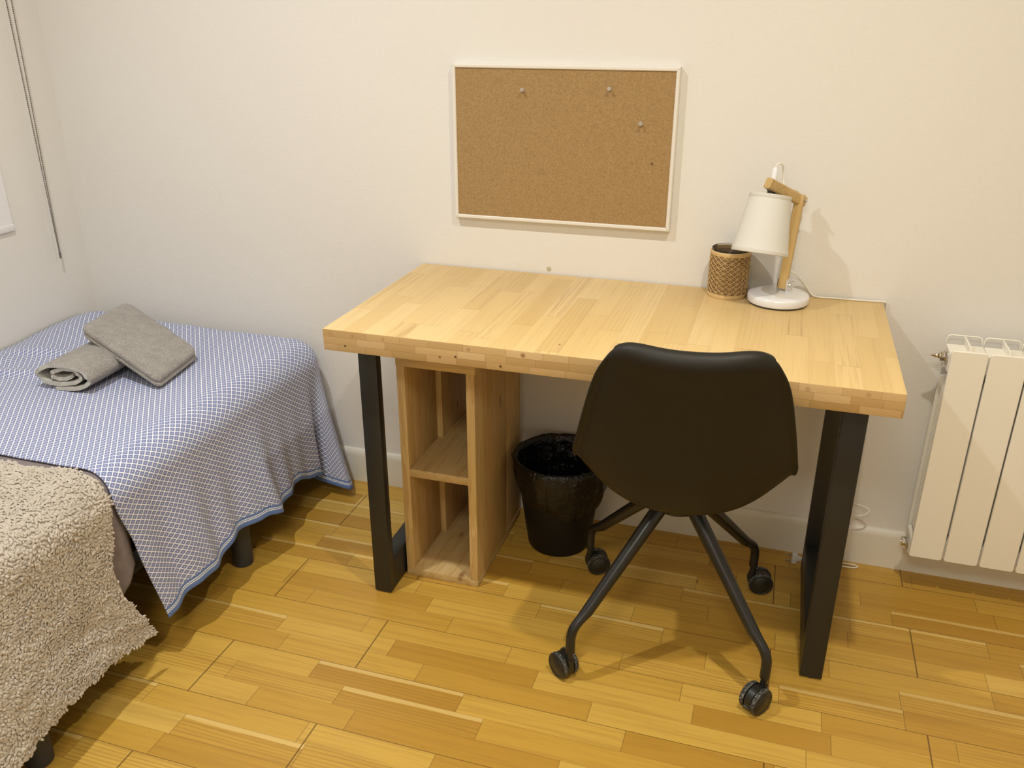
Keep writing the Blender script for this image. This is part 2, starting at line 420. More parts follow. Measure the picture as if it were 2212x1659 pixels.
BASEF = m_fabric('dark_base_fabric', (0.035, 0.035, 0.04), (0.05, 0.05, 0.055), 400, 0.2)
BEDLEG = m_plain('dark_blue_grey_leg', (0.030, 0.034, 0.040), 0.45, 0.03, 400)
TERRY = m_fabric('grey_terry', (0.25, 0.225, 0.197), (0.48, 0.445, 0.40), 300, 1.0, 0.004, 0.3)
TERRYIN = m_fabric('pale_terry_edge', (0.52, 0.50, 0.44), (0.66, 0.635, 0.57), 420, 0.8, 0.003, 0.2)
FLEECE = m_fabric('beige_sherpa', (0.44, 0.385, 0.31), (0.59, 0.525, 0.435), 160, 0.5, 0.003, 0.3)
WHITEP = m_plain('white_lacquer', (0.80, 0.79, 0.80), 0.22, 0.0, 50, **{'Coat Weight': 0.3})
WHITEC = m_plain('white_cable', (0.80, 0.76, 0.66), 0.45)
BEECH = m_pine('beech_lamp_wood', 2, 1.0)
ENAMEL = m_plain('white_radiator_enamel', (0.88, 0.84, 0.73), 0.35, 0.02, 100)
CHROME = m_plain('chrome', (0.72, 0.70, 0.66), 0.16, 0.0, 50, Metallic=1.0)
BRASS = m_plain('dull_metal_pin', (0.55, 0.53, 0.48), 0.3, 0.0, 50, Metallic=1.0)
DARKM = m_plain('dark_fitting', (0.05, 0.047, 0.042), 0.4)
CHAINM = m_plain('grey_bead_plastic', (0.17, 0.15, 0.135), 0.5)
BLINDM = m_fabric('white_blind_cloth', (0.80, 0.79, 0.78), (0.84, 0.83, 0.82), 500, 0.1, 0.001, 0.0)
FRAMEW = m_plain('white_board_frame', (0.78, 0.74, 0.66), 0.4)
CORK = m_cork()
GLASS = m_glass('clear_glass')
PINGL = m_plain('clear_pin_plastic', (0.80, 0.74, 0.66), 0.12, **{'Transmission Weight': 0.6, 'IOR': 1.45})
def m_shade():
    g = G('white_linen_shade'); o = g.obj()
    w = g.noise(o, 700, 2)
    return g.bsdf(g.mix(w, (0.67, 0.655, 0.60), (0.72, 0.705, 0.65)), 0.85, g.bump(w, 0.15, 0.0006), **{'Specular IOR Level': 0.15})
SHADEM = m_shade()
CANE = m_plain('woven_cane', (0.60, 0.40, 0.17), 0.5, 0.1, 200, 0.5)
CANEBAND = m_plain('cane_band', (0.66, 0.46, 0.21), 0.45, 0.1, 120, 0.2)
CANEIN = m_plain('cane_backing', (0.25, 0.155, 0.075), 0.7, 0.2, 300, 0.3)
SCUFF = m_plain('beige_patch', (0.52, 0.46, 0.31), 0.6)

# ------------------------------------------------------------------ the room
X0, X1, Y0, Y1, ZC = -1.198, 2.35, -3.40, 0.0, 2.52
def slab(name, b, mat, label, cat):
    bm = NB(); box(bm, *b); o = mesh_obj(name, bm, mat, flat=True)
    return tag(o, label, cat, kind='structure')
slab('floor', (X0 - .1, X1 + .1, Y0 - .1, Y1 + .1, -0.06, 0.0), FLOOR, 'honey coloured oak parquet floor of the room', 'floor')
slab('ceiling', (X0 - .1, X1 + .1, Y0 - .1, Y1 + .1, ZC, ZC + .06), CEIL, 'white ceiling above the room', 'ceiling')
slab('wall_back', (X0 - .1, X1 + .1, Y1, Y1 + .1, 0, ZC), WALL, 'cream white plaster wall behind the desk', 'wall')
slab('wall_left', (X0 - .1, X0, Y0, Y1, 0, ZC), WALL, 'white wall beside the bed with the blind chain', 'wall')
slab('wall_right', (X1, X1 + .1, Y0, Y1, 0, ZC), WALL, 'white wall beyond the radiator', 'wall')
slab('wall_front', (X0 - .1, X1 + .1, Y0 - .1, Y0, 0, ZC), WALL, 'white wall facing the desk', 'wall')
def baseboard(name, p0, p1, inward, label):
    p0, p1 = Vector(p0), Vector(p1); n = Vector(inward); L = (p1 - p0).length
    t, h = 0.013, 0.1137
    prof = [(0, 0), (t, 0), (t, h - .020), (t - .001, h - .012), (t - .004, h - .006), (t - .006, h - .003), (t - .009, h), (0, h)]
    bm = NB(); d = (p1 - p0).normalized()
    a = [bm.verts.new(p0 + n * u + Vector((0, 0, w))) for u, w in prof]
    b = [bm.verts.new(p1 + n * u + Vector((0, 0, w))) for u, w in prof]
    k = len(prof)
    for i in range(k): bm.faces.new((a[i], a[(i + 1) % k], b[(i + 1) % k], b[i]))
    bm.faces.new(a[::-1]); bm.faces.new(b)
    tag(mesh_obj(name, bm, TRIM, smooth_ang=50), label, 'baseboard', kind='structure')
baseboard('baseboard_back', (X0, 0, 0), (X1, 0, 0), (0, -1, 0), 'cream baseboard along the foot of the wall behind the desk')
baseboard('baseboard_left', (X0, Y0, 0), (X0, -0.013, 0), (1, 0, 0), 'cream baseboard along the wall beside the bed')
baseboard('baseboard_right', (X1, Y0, 0), (X1, -0.013, 0), (-1, 0, 0), 'cream baseboard along the wall beyond the radiator')

# ------------------------------------------------------------------ desk
DW, DD, DH, DT = 1.227, 0.5855, 0.75, 0.0514
DY0 = -0.0045
desk = thing('desk', (0, 0, DH), 'thick blond butcher block desk on two black steel frame legs', 'desk')
bm = NB(); box(bm, 0, DW, DY0 - DD, DY0, DH - DT, DH, 0.0022, 2)
bm.normal_update()
for f in bm.faces:
    n = f.normal
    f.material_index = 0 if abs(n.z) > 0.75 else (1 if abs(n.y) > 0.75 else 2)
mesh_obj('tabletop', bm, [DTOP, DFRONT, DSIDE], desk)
def leg_frame(x0, x1):
    yf, yb, td = -0.531, -0.088, 0.026
    zt = DH - DT
    bm = NB()
    box(bm, x0, x1, yf, yf + td, 0.004, zt - .006, 0.0025)
    box(bm, x0, x1, yb - td, yb, 0.004, zt - .006, 0.0025)
    box(bm, x0 + .0008, x1 - .0008, yf + td, yb - td, 0.004, 0.094, 0.002)
    box(bm, x0 - .012, x1 + .012, yf + .01, yb - .01, zt - .006, zt, 0.001)
    o = mesh_obj('leg_frame', bm, STEEL, desk)
    for yy in (yf + td / 2, yb - td / 2):
        b2 = NB(); lathe(b2, [(0, 0), (.010, 0), (.011, .002), (.011, .005), (0, .005)], place(((x0 + x1) / 2, yy, 0)), 16)
        mesh_obj('foot_pad', b2, DARKM, o)
leg_frame(0.0525, 0.0995)
leg_frame(1.126, 1.175)

# ------------------------------------------------------------------ pine shelf unit under the desk
cx0, cx1, cy0, cy1, ch, tk = 0.104, 0.308, -0.437, -0.052, 0.636, 0.022
crate = thing('shelf_unit', (cx0, cy1, 0), 'narrow open pine shelf unit standing under the left end of the desk', 'shelf')
def pboard(name, b, mat, bev=0.0015):
    bm = NB(); box(bm, *b, bev); return mesh_obj(name, bm, mat, crate)
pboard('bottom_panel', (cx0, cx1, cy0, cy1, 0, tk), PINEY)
pboard('top_panel', (cx0, cx1 + .003, cy0 - .003, cy1, ch - tk, ch), PINEX)
pboard('side_panel', (cx0, cx0 + tk, cy0, -0.2415, tk, ch - tk), PINEZ)
pboard('side_panel', (cx0, cx0 + .037, -0.240, cy1, tk, ch - tk), PINEZ)
pboard('side_panel', (cx1 - tk, cx1, cy0, -0.190, tk, ch - tk), PINEZ)
pboard('side_panel', (cx1 - tk - .006, cx1 - .0025, -0.186, cy1, tk, ch - tk), PINEZ)
bm = NB()
prism(bm, [(cx0 + tk, cy0 + .002), (cx1 - tk, cy0 + .002), (cx1 - tk, -.191), (cx1 - tk - .006, -.191), (cx1 - tk - .006, cy1), (cx0 + .037, cy1), (cx0 + .037, -.2408), (cx0 + tk, -.2408)], place((0, 0, .306), (0, 0, 1), (1, 0, 0)), .022, .0008)
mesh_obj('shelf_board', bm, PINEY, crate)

# ------------------------------------------------------------------ cork board with pins
bx, bz, bw, bh = 0.1086, 0.8925, 0.5836, 0.3957
board = thing('cork_board', (bx + bw / 2, 0, bz), 'cork pin board in a thin white frame hanging above the desk', 'pin board')
bm = NB(); box(bm, bx + .006, bx + bw - .006, -0.0175, -0.001, bz + .006, bz + bh - .006)
mesh_obj('cork_panel', bm, CORK, board, flat=True)
bm = NB(); fw, fd = 0.0095, 0.0215
def mitre(p, q, d, nrm):      # frame bar from corner p to corner q (2d), inward normal nrm
    p, q, d, nrm = Vector(p), Vector(q), Vector(d), Vector(nrm); e = 0.0003
    prof = [(0, 0), (0, fd - .002), (.002, fd), (fw - .002, fd), (fw, fd - .002), (fw, 0)]
    A, B = [], []
    for u, w in prof:
        a = p + d * (u + e) + nrm * u; b = q - d * (u + e) + nrm * u
        A.append(bm.verts.new((a.x, -w - .0002, a.y))); B.append(bm.verts.new((b.x, -w - .0002, b.y)))
    k = len(prof)
    for i in range(k): bm.faces.new((A[i], A[(i + 1) % k], B[(i + 1) % k], B[i]))
    bm.faces.new(A[::-1]); bm.faces.new(B)
c00, c10, c11, c01 = (bx, bz), (bx + bw, bz), (bx + bw, bz + bh), (bx, bz + bh)
mitre(c00, c10, (1, 0), (0, 1)); mitre(c10, c11, (0, 1), (-1, 0)); mitre(c11, c01, (-1, 0), (0, -1)); mitre(c01, c00, (0, -1), (1, 0))
mesh_obj('frame', bm, FRAMEW, board, smooth_ang=25)
def pushpin(x, z, label):
    y = -0.0175
    t = thing('push_pin', (x, y, z), label, 'push pin', 'clear push pins on the cork board')
    M = place((x, y, z), (0.05, -1, 0.12))
    b = NB(); lathe(b, [(0, 0.001), (.0050, .001), (.0054, .0022), (.0036, .0038), (.0028, .0070), (.0030, .0100), (.0046, .0118), (.0050, .0135), (.0042, .0150), (0, .0152)], M, 20)
    mesh_obj('pin_head', b, PINGL, t)
    b = NB(); tube(b, [M @ Vector((0, 0, -.004)), M @ Vector((0, 0, .006))], .0006, 6); mesh_obj('needle', b, BRASS, t)
pushpin(0.299, 1.227, 'clear push pin at upper left of the cork board')
pushpin(0.522, 1.235, 'clear push pin at upper right, near the top of the cork board')
pushpin(0.604, 1.155, 'clear push pin lowest of three, near right frame of the cork board')

# small round beige patch on the wall just above the desk edge
bm = NB(); lathe(bm, [(0, 0), (.0062, 0), (.0065, .0008), (.0055, .0016), (0, .0017)], place((0.371, 0, 0.7635), (0, -1, 0)), 24)
tag(mesh_obj('mounted_bumper', bm, SCUFF, org=(0.371, 0, 0.7635)), 'tiny round beige stick-on bumper on wall just above the desk back edge', 'bumper')

# ------------------------------------------------------------------ table lamp
lx, ly = 0.977, -0.078
lamp = thing('table_lamp', (lx, ly, DH), 'white shaded table lamp with wooden arm on the right end of the desk', 'lamp')
bm = NB()
lathe(bm, [(0, .0035), (.068, .0035), (.0725, .005), (.0735, .008), (.0735, .0195), (.072, .0225), (.069, .0243), (.055, .0258), (.02, .0275), (0, .0278)], place((lx, ly, DH)), 72)
base = mesh_obj('base', bm, WHITEP, lamp, smooth_ang=50)
bm = NB(); lathe(bm, [(0, .0005), (.070, .0005), (.0705, .0036), (0, .0036)], place((lx, ly, DH)), 48); mesh_obj('base_pad', bm, DARKM, base)
P0 = Vector((0.984, -0.068, DH + .034)); P1 = Vector((0.9985, -0.050, 1.003))
bd = (P1 - P0).normalized()
Mp = place(P0, bd, (1, -.25, 0))
bm = NB(); prism(bm, rrect(.021, .017, .002, 2), Mp, (P1 - P0).length + .008, .001); mesh_obj('post', bm, BEECH, lamp)
bm = NB()
Mb = place((P0.x, P0.y, DH + .0265), (0, 0, 1), (1, -.25, 0))
for sx in (-1, 1):
    prism(bm, [(sx * .0122 - .0009, -.010), (sx * .0122 + .0009, -.010), (sx * .0122 + .0009, .010), (sx * .0122 - .0009, .010)], Mb, .031)
prism(bm, [(-.0125, -.010), (.0125, -.010), (.0125, .010), (-.0125, .010)], Mb, .0016)
mesh_obj('bracket', bm, WHITEP, lamp)
def wingnut(name, c, d, parent):
    d = Vector(d).normalized(); M = place(c, d, (0, 0, 1)); b = NB()
    lathe(b, [(0, 0), (.0045, 0), (.0045, .004), (.0032, .008), (0, .008)], M, 14)
    for s in (-1, 1):
        pts = [M @ Vector((s * q, 0, w)) for q, w in ((.003, .004), (.006, .006), (.0095, .0105), (.0115, .0135))]
        tube(b, pts, [.0022, .0024, .0026, .0018], 10, sx=1, sy=.55)
    mesh_obj(name, b, CHROME, parent)
xa = Vector((1, -.25, 0)).normalized()
wingnut('wing_nut', Mb @ Vector((.013, 0, .018)), xa, lamp)
# arm runs from the pivot at the post top forward and left to the socket
T = Vector((0.934, -0.116, 1.040)); Pv = Vector((0.9975, -0.0475, 0.998))
ad = (T - Pv).normalized()
Ma = place(Pv - ad * .016, ad, Vector((0, 0, 1)))
bm = NB(); L = (T - Pv).length + .034
prism(bm, rrect(.025, .019, .004, 3), Ma, L, .001)
arm = mesh_obj('arm', bm, m_pine('beech_arm_wood', 1, .92), lamp)
sd = Vector((ad.y, -ad.x, 0)).normalized()
if sd.x < 0: sd = -sd
bm = NB(); c = Pv
tube(bm, [c - sd * .013, c + sd * .017], .0032, 10)
lathe(bm, [(0, .0), (.0055, .0), (.0055, .004), (0, .004)], place(c + sd * .0095, sd), 12)
lathe(bm, [(0, 0), (.0035, 0), (.0042, .003), (.0035, .008), (0, .009)], place(c + sd * .015, sd), 12)
mesh_obj('pivot_bolt', bm, CHROME, lamp)
# socket and shade share an axis that leans a little
st, sb = Vector((0.9320, -0.108, 1.0165)), Vector((0.9225, -0.142, 0.8850))
ax = (st - sb).normalized()
H = (st - sb).length
bm = NB()
lathe(bm, [(0, H + .013), (.0115, H + .013), (.0115, H + .010), (.0095, H + .009), (.0095, H + .004), (.0115, H + .003), (.0115, H + .001), (0, H + .001)], place(sb, ax), 28)
mesh_obj('socket_ring', bm, DARKM, lamp)
bm = NB(); lathe(bm, [(0, H + .001), (.010, H + .001), (.015, H - .006), (.018, H - .014), (.018, H - .045), (.014, H - .05), (0, H - .05)], place(sb, ax), 28)
mesh_obj('socket', bm, WHITEP, lamp)
bm = NB(); lathe(bm, [(0, H + .034), (.0075, H + .034), (.0075, H + .058), (.0062, H + .062), (0, H + .062)], place(sb, ax), 20)
tube(bm, [sb + ax * (H + .012), sb + ax * (H + .036)], .005, 12)
mesh_obj('cable_gland', bm, WHITEP, lamp)
bm = NB()
rt, rb = .0475, .0655
prof = [(rb - .0012, 0), (rb, 0), (rb + .0006, .001), (rb + .0004, .009), (rb - .0008, .0095)]
for k in range(1, 8): prof.append((lerp(rb, rt, k / 8 * .95 + .03) - .0005, H * (k / 8 * .95 + .03)))
prof += [(rt + .0006, H - .0095), (rt + .0010, H - .009), (rt + .0008, H - .0005), (rt, H), (rt - .0012, H), (rt - .0012, H - .004), (rb - .0016, .004), (rb - .0012, 0)]
lathe(bm, prof, place(sb, ax), 72)
shade = mesh_obj('lamp_shade', bm, SHADEM, lamp, smooth_ang=40)
bm = NB()
tube(bm, [place(sb, ax) @ Vector((rt * .97 * cos(a), rt * .97 * sin(a), H - .004)) for a in [k * PI / 18 for k in range(36)]], .0011, 8, closed=True)
for k in range(3):
    a = k * 2 * PI / 3 + .5
    tube(bm, [place(sb, ax) @ Vector((.012 * cos(a), .012 * sin(a), H - .012)), place(sb, ax) @ Vector((rt * .97 * cos(a), rt * .97 * sin(a), H - .004))], .001, 8)
mesh_obj('shade_carrier', bm, CHROME, shade)
# cable: over the arm, down the back of the post, along the desk edge, down to the floor
q = sb + ax * (H + .060)
pts = [q, q + Vector((.002, 0, .008)), q + Vector((.009, .004, .012)), q + Vector((.016, .010, .004)), q + Vector((.018, .015, -.014)), (0.962, -0.088, 1.032), (0.992, -0.045, 1.016), (1.006, -0.034, 0.98),
       (1.000, -0.037, 0.90), (0.996, -0.042, 0.83), (1.012, -0.030, 0.812), (1.028, -0.016, 0.794), (1.044, -0.006, 0.7720), (1.060, -0.0060, 0.7545), (1.078, -0.012, 0.7525), (1.11, -0.010, 0.7525), (1.15, -0.0095, 0.7525), (1.19, -0.0075, 0.7525), (1.2255, -0.0065, 0.7535),
       (1.2335, -0.006, 0.7510), (1.2355, -0.0055, 0.74), (1.234, -0.006, 0.68), (1.228, -0.010, 0.50), (1.210, -0.014, 0.33), (1.195, -0.020, 0.215), (1.225, -0.024, 0.196), (1.262, -0.030, 0.190), (1.279, -0.034, 0.183), (1.268, -0.040, 0.170), (1.235, -0.040, 0.158), (1.205, -0.034, 0.13),
       (1.196, -0.030, 0.05), (1.205, -0.030, 0.012), (1.225, -0.030, 0.0035), (1.262, -0.030, 0.0030), (1.276, -0.036, 0.0030), (1.262, -0.046, 0.0030), (1.220, -0.046, 0.0030), (1.175, -0.050, 0.0035), (1.15, -0.060, 0.010), (1.128, -0.066, 0.016)]
bm = NB(); tube(bm, catmull(pts, 6), .0022, 8)
cable = mesh_obj('power_cable', bm, WHITEC, lamp)
pd = Vector((-1, -.12, 0)).normalized()
Mq = place((1.130, -0.066, 0.018), pd, (0, 0, 1))
bm = NB()
for (w, h, r, z0, d) in ((.010, .008, .003, 0, .010), (.016, .011, .004, .007, .010), (.035, .014, .006, .015, .014)): prism(bm, rrect(w, h, r, 3), place(Mq @ Vector((0, 0, z0)), pd, (0, 0, 1)), d, .0015)
plug = mesh_obj('plug', bm, m_plain('white_plug', (.72, .70, .66), .4), cable)
for s in (-1, 1):
    bm = NB(); tube(bm, [Mq @ Vector((s * .0095, 0, .028)), Mq @ Vector((s * .0095, 0, .046))], .002, 10)
    o = mesh_obj('plug_pin', bm, BRASS, cable)

# ------------------------------------------------------------------ cane candle holder
hx, hy, hr, hh = 0.8520, -0.0505, 0.0485, 0.117
cup = thing('candle_holder', (hx, hy, DH), 'woven cane candle holder with glass liner beside the table lamp', 'candle holder')
bm = NB(); n = 56
lathe(bm, [(0, .004), (hr - .006, .004), (hr - .0045, .007), (hr - .0042, hh + .003), (hr - .0030, hh + .005), (hr - .0018, hh + .003), (hr - .002, .005), (hr - .004, .001), (0, .001)], place((hx, hy, DH)), n)
mesh_obj('glass_liner', bm, GLASS, cup)
bm = NB(); ro = hr - .0006
def strand(fn, m, w=.0011):
    pts = []
    for k in range(m + 1):
        a, z, lift = fn(k / m); r = ro + lift
        pts.append((hx + r * cos(a), hy + r * sin(a), DH + z))
    return pts
zlo, zhi = .010, hh - .008
rows = 8; colsn = 18
for r in range(rows):                                   # horizontal pairs
    for d in (-.0011, .0011):
        z = zlo + (r + .5) * (zhi - zlo) / rows + d
        pts = [(hx + (ro + .0004 * sin(k * 1.1)) * cos(2 * PI * k / 88), hy + (ro + .0004 * sin(k * 1.1)) * sin(2 * PI * k / 88), DH + z) for k in range(88)]
        tube(bm, pts, .00062, 4, closed=True)
for c in range(colsn):                                  # upright pairs
    for d in (-.022, .022):
        a = 2 * PI * c / colsn + d
        tube(bm, strand(lambda t: (a, lerp(zlo - .003, zhi + .003, t), .0005 * sin(t * rows * PI)), 20), .00062, 4)
for c in range(colsn):                                  # two diagonal families
    for s in (-1, 1):
        a0 = 2 * PI * (c + .5) / colsn
        tube(bm, strand(lambda t: (a0 + s * t * rows * 2 * PI / colsn, lerp(zlo - .002, zhi + .002, t), .0010 + .0004 * sin(t * rows * 2 * PI + c)), 40), .00105, 4)
mesh_obj('cane_weave', bm, CANE, cup, smooth_ang=80)
bm = NB(); lathe(bm, [(ro - .0013, zlo), (ro - .0009, zlo), (ro - .0009, zhi), (ro - .0013, zhi), (ro - .0013, zlo)], place((hx, hy, DH)), n)
# closed brown sleeve standing for the interior seen between the strands
mesh_obj('cane_backing', bm, CANEIN, cup)
for z0, z1, nm in ((0, .011, 'bottom_band'), (hh - .011, hh, 'top_band')):
    bm = NB(); lathe(bm, [(ro - .001, z0), (ro + .0008, z0 + .0003), (ro + .0016, z0 + .002), (ro + .0016, z1 - .002), (ro + .0008, z1 - .0003), (ro - .001, z1), (ro - .001, z0)], place((hx, hy, DH)), n)
    mesh_obj(nm, bm, CANEBAND, cup)

# ------------------------------------------------------------------ waste bin with bag
wx, wy = 0.456, -0.155
wbin = thing('waste_bin', (wx, wy, 0), 'round black waste bin with a black liner bag beside the shelf unit', 'bin')
bm = NB()
prof = [(0, .004), (.076, .004), (.080, 0), (.085, .002), (.088, .008), (.107, .14), (.125, .262), (.129, .266), (.130, .272), (.126, .274), (.122, .270), (.104, .14), (.085, .012), (0, .010)]
lathe(bm, prof, place((wx, wy, 0)), 64); mesh_obj('bucket', bm, BIN, wbin)
bm = NB()
def bagfn(u, v):
    a = 2 * PI * u
    d = 1.0 + .0 * v
    fold = fbm(cos(a) * 2.6, sin(a) * 2.6, v * 1.6, 4); crk = abs(noise.noise(Vector((cos(a) * 7 + v * 2, sin(a) * 7, v * 3))))
    skirt = .105 + .028 * noise.noise(Vector((cos(a) * 1.7, sin(a) * 1.7, 3.3))) + .03 * max(0, sin(a * 1.0 + 2.2))
    if v < .45:            # outer skirt from hem up to the rim
        t = v / .45; z = lerp(.278 - skirt, .278, t)
        r = lerp(.116, .1345, t ** .8) + .010 * sin(t * PI) * (0.5 + fold) + .0055 * crk
        r = max(r, interp([(0, .09), (.14, .110), (.272, .1325)], z) + .0015)
    elif v < .55:
        t = (v - .45) / .10; r = .1335 - .008 * t * 1.4 + .002 * fold; z = .278 + .006 * sin(t * PI) + .002 * fold
    else:
        t = (v - .55) / .45; z = lerp(.278, .05, t)
        r = min(interp([(0, .082), (.012, .083), (.14, .1015), (.27, .1195)], z) - .002, .121) - .012 * abs(fold) * sin(t * PI)
    r = min(r, .1375 if v < .55 else .2)
    return Vector((wx + r * cos(a), wy + r * sin(a), z))
grid(bm, 150, 46, bagfn, closed_u=True)
mesh_obj('liner_bag', bm, BAG, wbin, smooth_ang=180)

# ------------------------------------------------------------------ office chair
CH = Vector((0.811, -0.461, 0)); CR = math.radians(6.0)
chair = thing('office_chair', (0, 0, 0), 'black moulded bucket office chair on four castors pushed under the desk', 'chair')
spine = [(.222, .405), (.205, .428), (.13, .436), (.02, .432), (-.08, .430), (-.150, .437), (-.196, .462), (-.224, .512), (-.243, .570), (-.258, .630), (-.277, .700), (-.297, .775), (-.311, .818), (-.312, .834), (-.304, .845), (-.290, .849)]
sp3 = catmull([(a, 0, b) for a, b in spine], 4)
acc = [0]
for a, b in zip(sp3, sp3[1:]): acc.append(acc[-1] + (b - a).length)
TOT = acc[-1]
def spine_at(t):
    d = t * TOT
    for i in range(len(sp3) - 1):
        if d <= acc[i + 1] + 1e-9:
            k = (d - acc[i]) / max(1e-9, acc[i + 1] - acc[i]); p = sp3[i].lerp(sp3[i + 1], k)
            j0, j1 = max(0, i - 1), min(len(sp3) - 1, i + 2)
            return p, (sp3[j1] - sp3[j0]).normalized()
    return sp3[-1], (sp3[-1] - sp3[-2]).normalized()
WID = [(0, .165), (.06, .185), (.2, .206), (.35, .214), (.48, .220), (.58, .222), (.66, .213), (.75, .198), (.85, .180), (.93, .166), (1, .156)]
LIFT = [(0, .012), (.1, .045), (.25, .085), (.4, .108), (.5, .112), (.58, .098), (.66, .080), (.75, .062), (.85, .048), (.95, .036), (1, .028)]
def shell(u, t, inset=0.0, wsc=1.0):
    """u in -1..1 across, t 0..1 front lip to top of back"""
    p, tg = spine_at(t)
    nrm = Vector((tg.z, 0, -tg.x))
    if nrm.z < 0 and t < .4: nrm = -nrm
    if t >= .4 and nrm.x < 0: nrm = -nrm if t < .9 else Vector((.95, 0, .3))
    au = abs(u); w = cinterp(WID, t) * wsc; l = cinterp(LIFT, t)
    k9 = smooth((t - .80) / .10)
    nrm = (nrm * (1 - k9) + Vector((.95, 0, .3)) * k9)
    edge = clamp((t - .80) / .20)
    rnd = edge ** 2.2 * .040 * clamp((au - .45) / .55) ** 2.4        # round off the two top corners
    x = u * w - math.copysign(rnd * .55, u) * (au > 0)
    q = p + nrm.normalized() * (l * au ** 2.5 + inset)
    q.z += smooth((t - .8) / .2) * .013 * (au ** 2) - rnd * .75
    return Vector((x, q.x, q.z))
def c2w(v):
    c, s = cos(CR), sin(CR)
    return Vector((CH.x + v.x * c - v.y * s, CH.y + v.x * s + v.y * c, v.z))
bm = NB()
NU, NT = 41, 70
def shellw(iu, t):
    u = lerp(-1.0, 1.0, iu)
    return c2w(shell(u, t))
def shell_full(iu, t):
    uu = iu * 44
    if uu < 1.5: v = shell(-1, t); f = (1.5 - uu) / 1.5; s = -1
    elif uu > 42.5: v = shell(1, t); f = (uu - 42.5) / 1.5; s = 1
    else: return c2w(shell(lerp(-1, 1, (uu - 1.5) / 41), t))
    k = smooth(t / .12) * (1 - smooth((t - .88) / .12))
    return c2w(v + Vector((s * .0085 * f * k, -.006 * f * k, -.003 * f * k)))
grid(bm, 45, NT, shell_full)
o = mesh_obj('seat_shell', bm, PLASTIC, chair, smooth_ang=180)
md = o.modifiers.new('thickness', 'SOLIDIFY'); md.thickness = .0075; md.offset = 0
md = o.modifiers.new('round', 'SUBSURF'); md.levels = 1; md.render_levels = 1
shell_o = o
bm = NB()
def padf(a, b):
    u = lerp(-.84, .84, a); t = lerp(.035, .93, b)
    e = min(1, (1 - abs(2 * a - 1)) * 9, b * 14, (1 - b) * 14)
    th = .005 + .022 * smooth(e)
    return c2w(shell(u, t, th))
def padb(a, b):
    return c2w(shell(lerp(-.84, .84, a), lerp(.035, .93, b), .0055))
A = grid(bm, 30, 56, padf); B = grid(bm, 30, 56, padb)
rim = [(i, 0) for i in range(30)] + [(29, j) for j in range(1, 56)] + [(i, 55) for i in range(28, -1, -1)] + [(0, j) for j in range(54, 0, -1)]
for (i, j), (k, l) in zip(rim, rim[1:] + rim[:1]): bm.faces.new((A[i][j], A[k][l], B[k][l], B[i][j]))
mesh_obj('seat_cushion', bm, PADM, chair, smooth_ang=180)
bm = NB()
lathe(bm, [(0, .352), (.038, .352), (.048, .358), (.050, .392), (.075, .402), (.080, .412), (.080, .420), (0, .420)], place(CH), 36)
mesh_obj('hub', bm, TUBEM, chair)
posts = [(-.212, -.214, (-.60, -.80), (-.80, .60)), (.214, -.210, (.80, -.60), (-.60, -.80)), (-.216, .208, (.42, -.90), (.90, .42)), (.212, .212, (.20, -.98), (.98, .20))]
for px, py, axd, tr in posts:
    r = math.hypot(px, py); dx, dy = px / r, py / r
    def LP(rad, z): return c2w(Vector((dx * rad, dy * rad, z)))
    raw = [LP(.030, .388), LP(.055, .372), LP(r - .045, .170), LP(r - .014, .146), LP(r - .003, .128), LP(r, .110), LP(r, .078)]
    pts = [raw[0], raw[1]] + [raw[1].lerp(raw[2], k / 5) for k in range(1, 5)] + catmull(raw[2:], 5)
    m = len(pts)
    R = [lerp(.0185, .0112, clamp(i / (m - 18))) for i in range(m)]
    bm = NB(); tube(bm, pts, R, 20)
    lg = mesh_obj('leg', bm, TUBEM, chair)
    foot = LP(r, 0)
    A3 = Vector((*axd, 0)).normalized(); T3 = Vector((*tr, 0)).normalized()
    wc = foot + T3 * .022 + Vector((0, 0, .0312))
    bm = NB()
    tube(bm, [foot + Vector((0, 0, .052)), foot + Vector((0, 0, .080))], .0078, 14)
    # hood between the wheels
    hood = [wc + T3 * 0]
    pr = []
    for k in range(25):
        a = lerp(-.25 * PI, 1.12 * PI, k / 24)
        pr.append((cos(a) * .0288, sin(a) * .0288))
    pr.append((-.0288, -.012)); pr.append((.0, -.012))
    Mh = place(wc - A3 * .0085, A3, -T3)
    if (Mh.to_3x3() @ Vector((0, 1, 0))).z < 0: pr = [(a, -b) for a, b in pr][::-1]
    prism(bm, pr, Mh, .017, .0008)
    box(bm, *(0, 0, 0, 0, 0, 0)) if False else None
    pts = [foot + Vector((0, 0, .058)), foot + Vector((0, 0, .036)), wc]
    tube(bm, pts, [.0095, .0095, .009], 14)
    mesh_obj('castor_fork', bm, CASTER, lg)
    for s in (-1, 1):
        bm = NB(); M = place(wc + A3 * s * .0098, A3 * s)
        lathe(bm, [(0, 0), (.0285, 0), (.0305, .001)], M, 36)
        lathe(bm, [(.0305, .001), (.0312, .002), (.0312, .0085), (.0302, .0105)], M, 36, mi=1)
        lathe(bm, [(.0302, .0105), (.0280, .0124), (.0258, .0128), (.0252, .0121), (.0228, .0119), (.0222, .0127), (0, .0144)], M, 36)
        mesh_obj('wheel', bm, [CASTER, TREAD], lg, smooth_ang=50)
    bm = NB(); tube(bm, [foot + Vector((0, 0, .0795)), foot + Vector((0, 0, .0765))], .0088, 16)
    mesh_obj('stem_collar', bm, CHROME, lg)

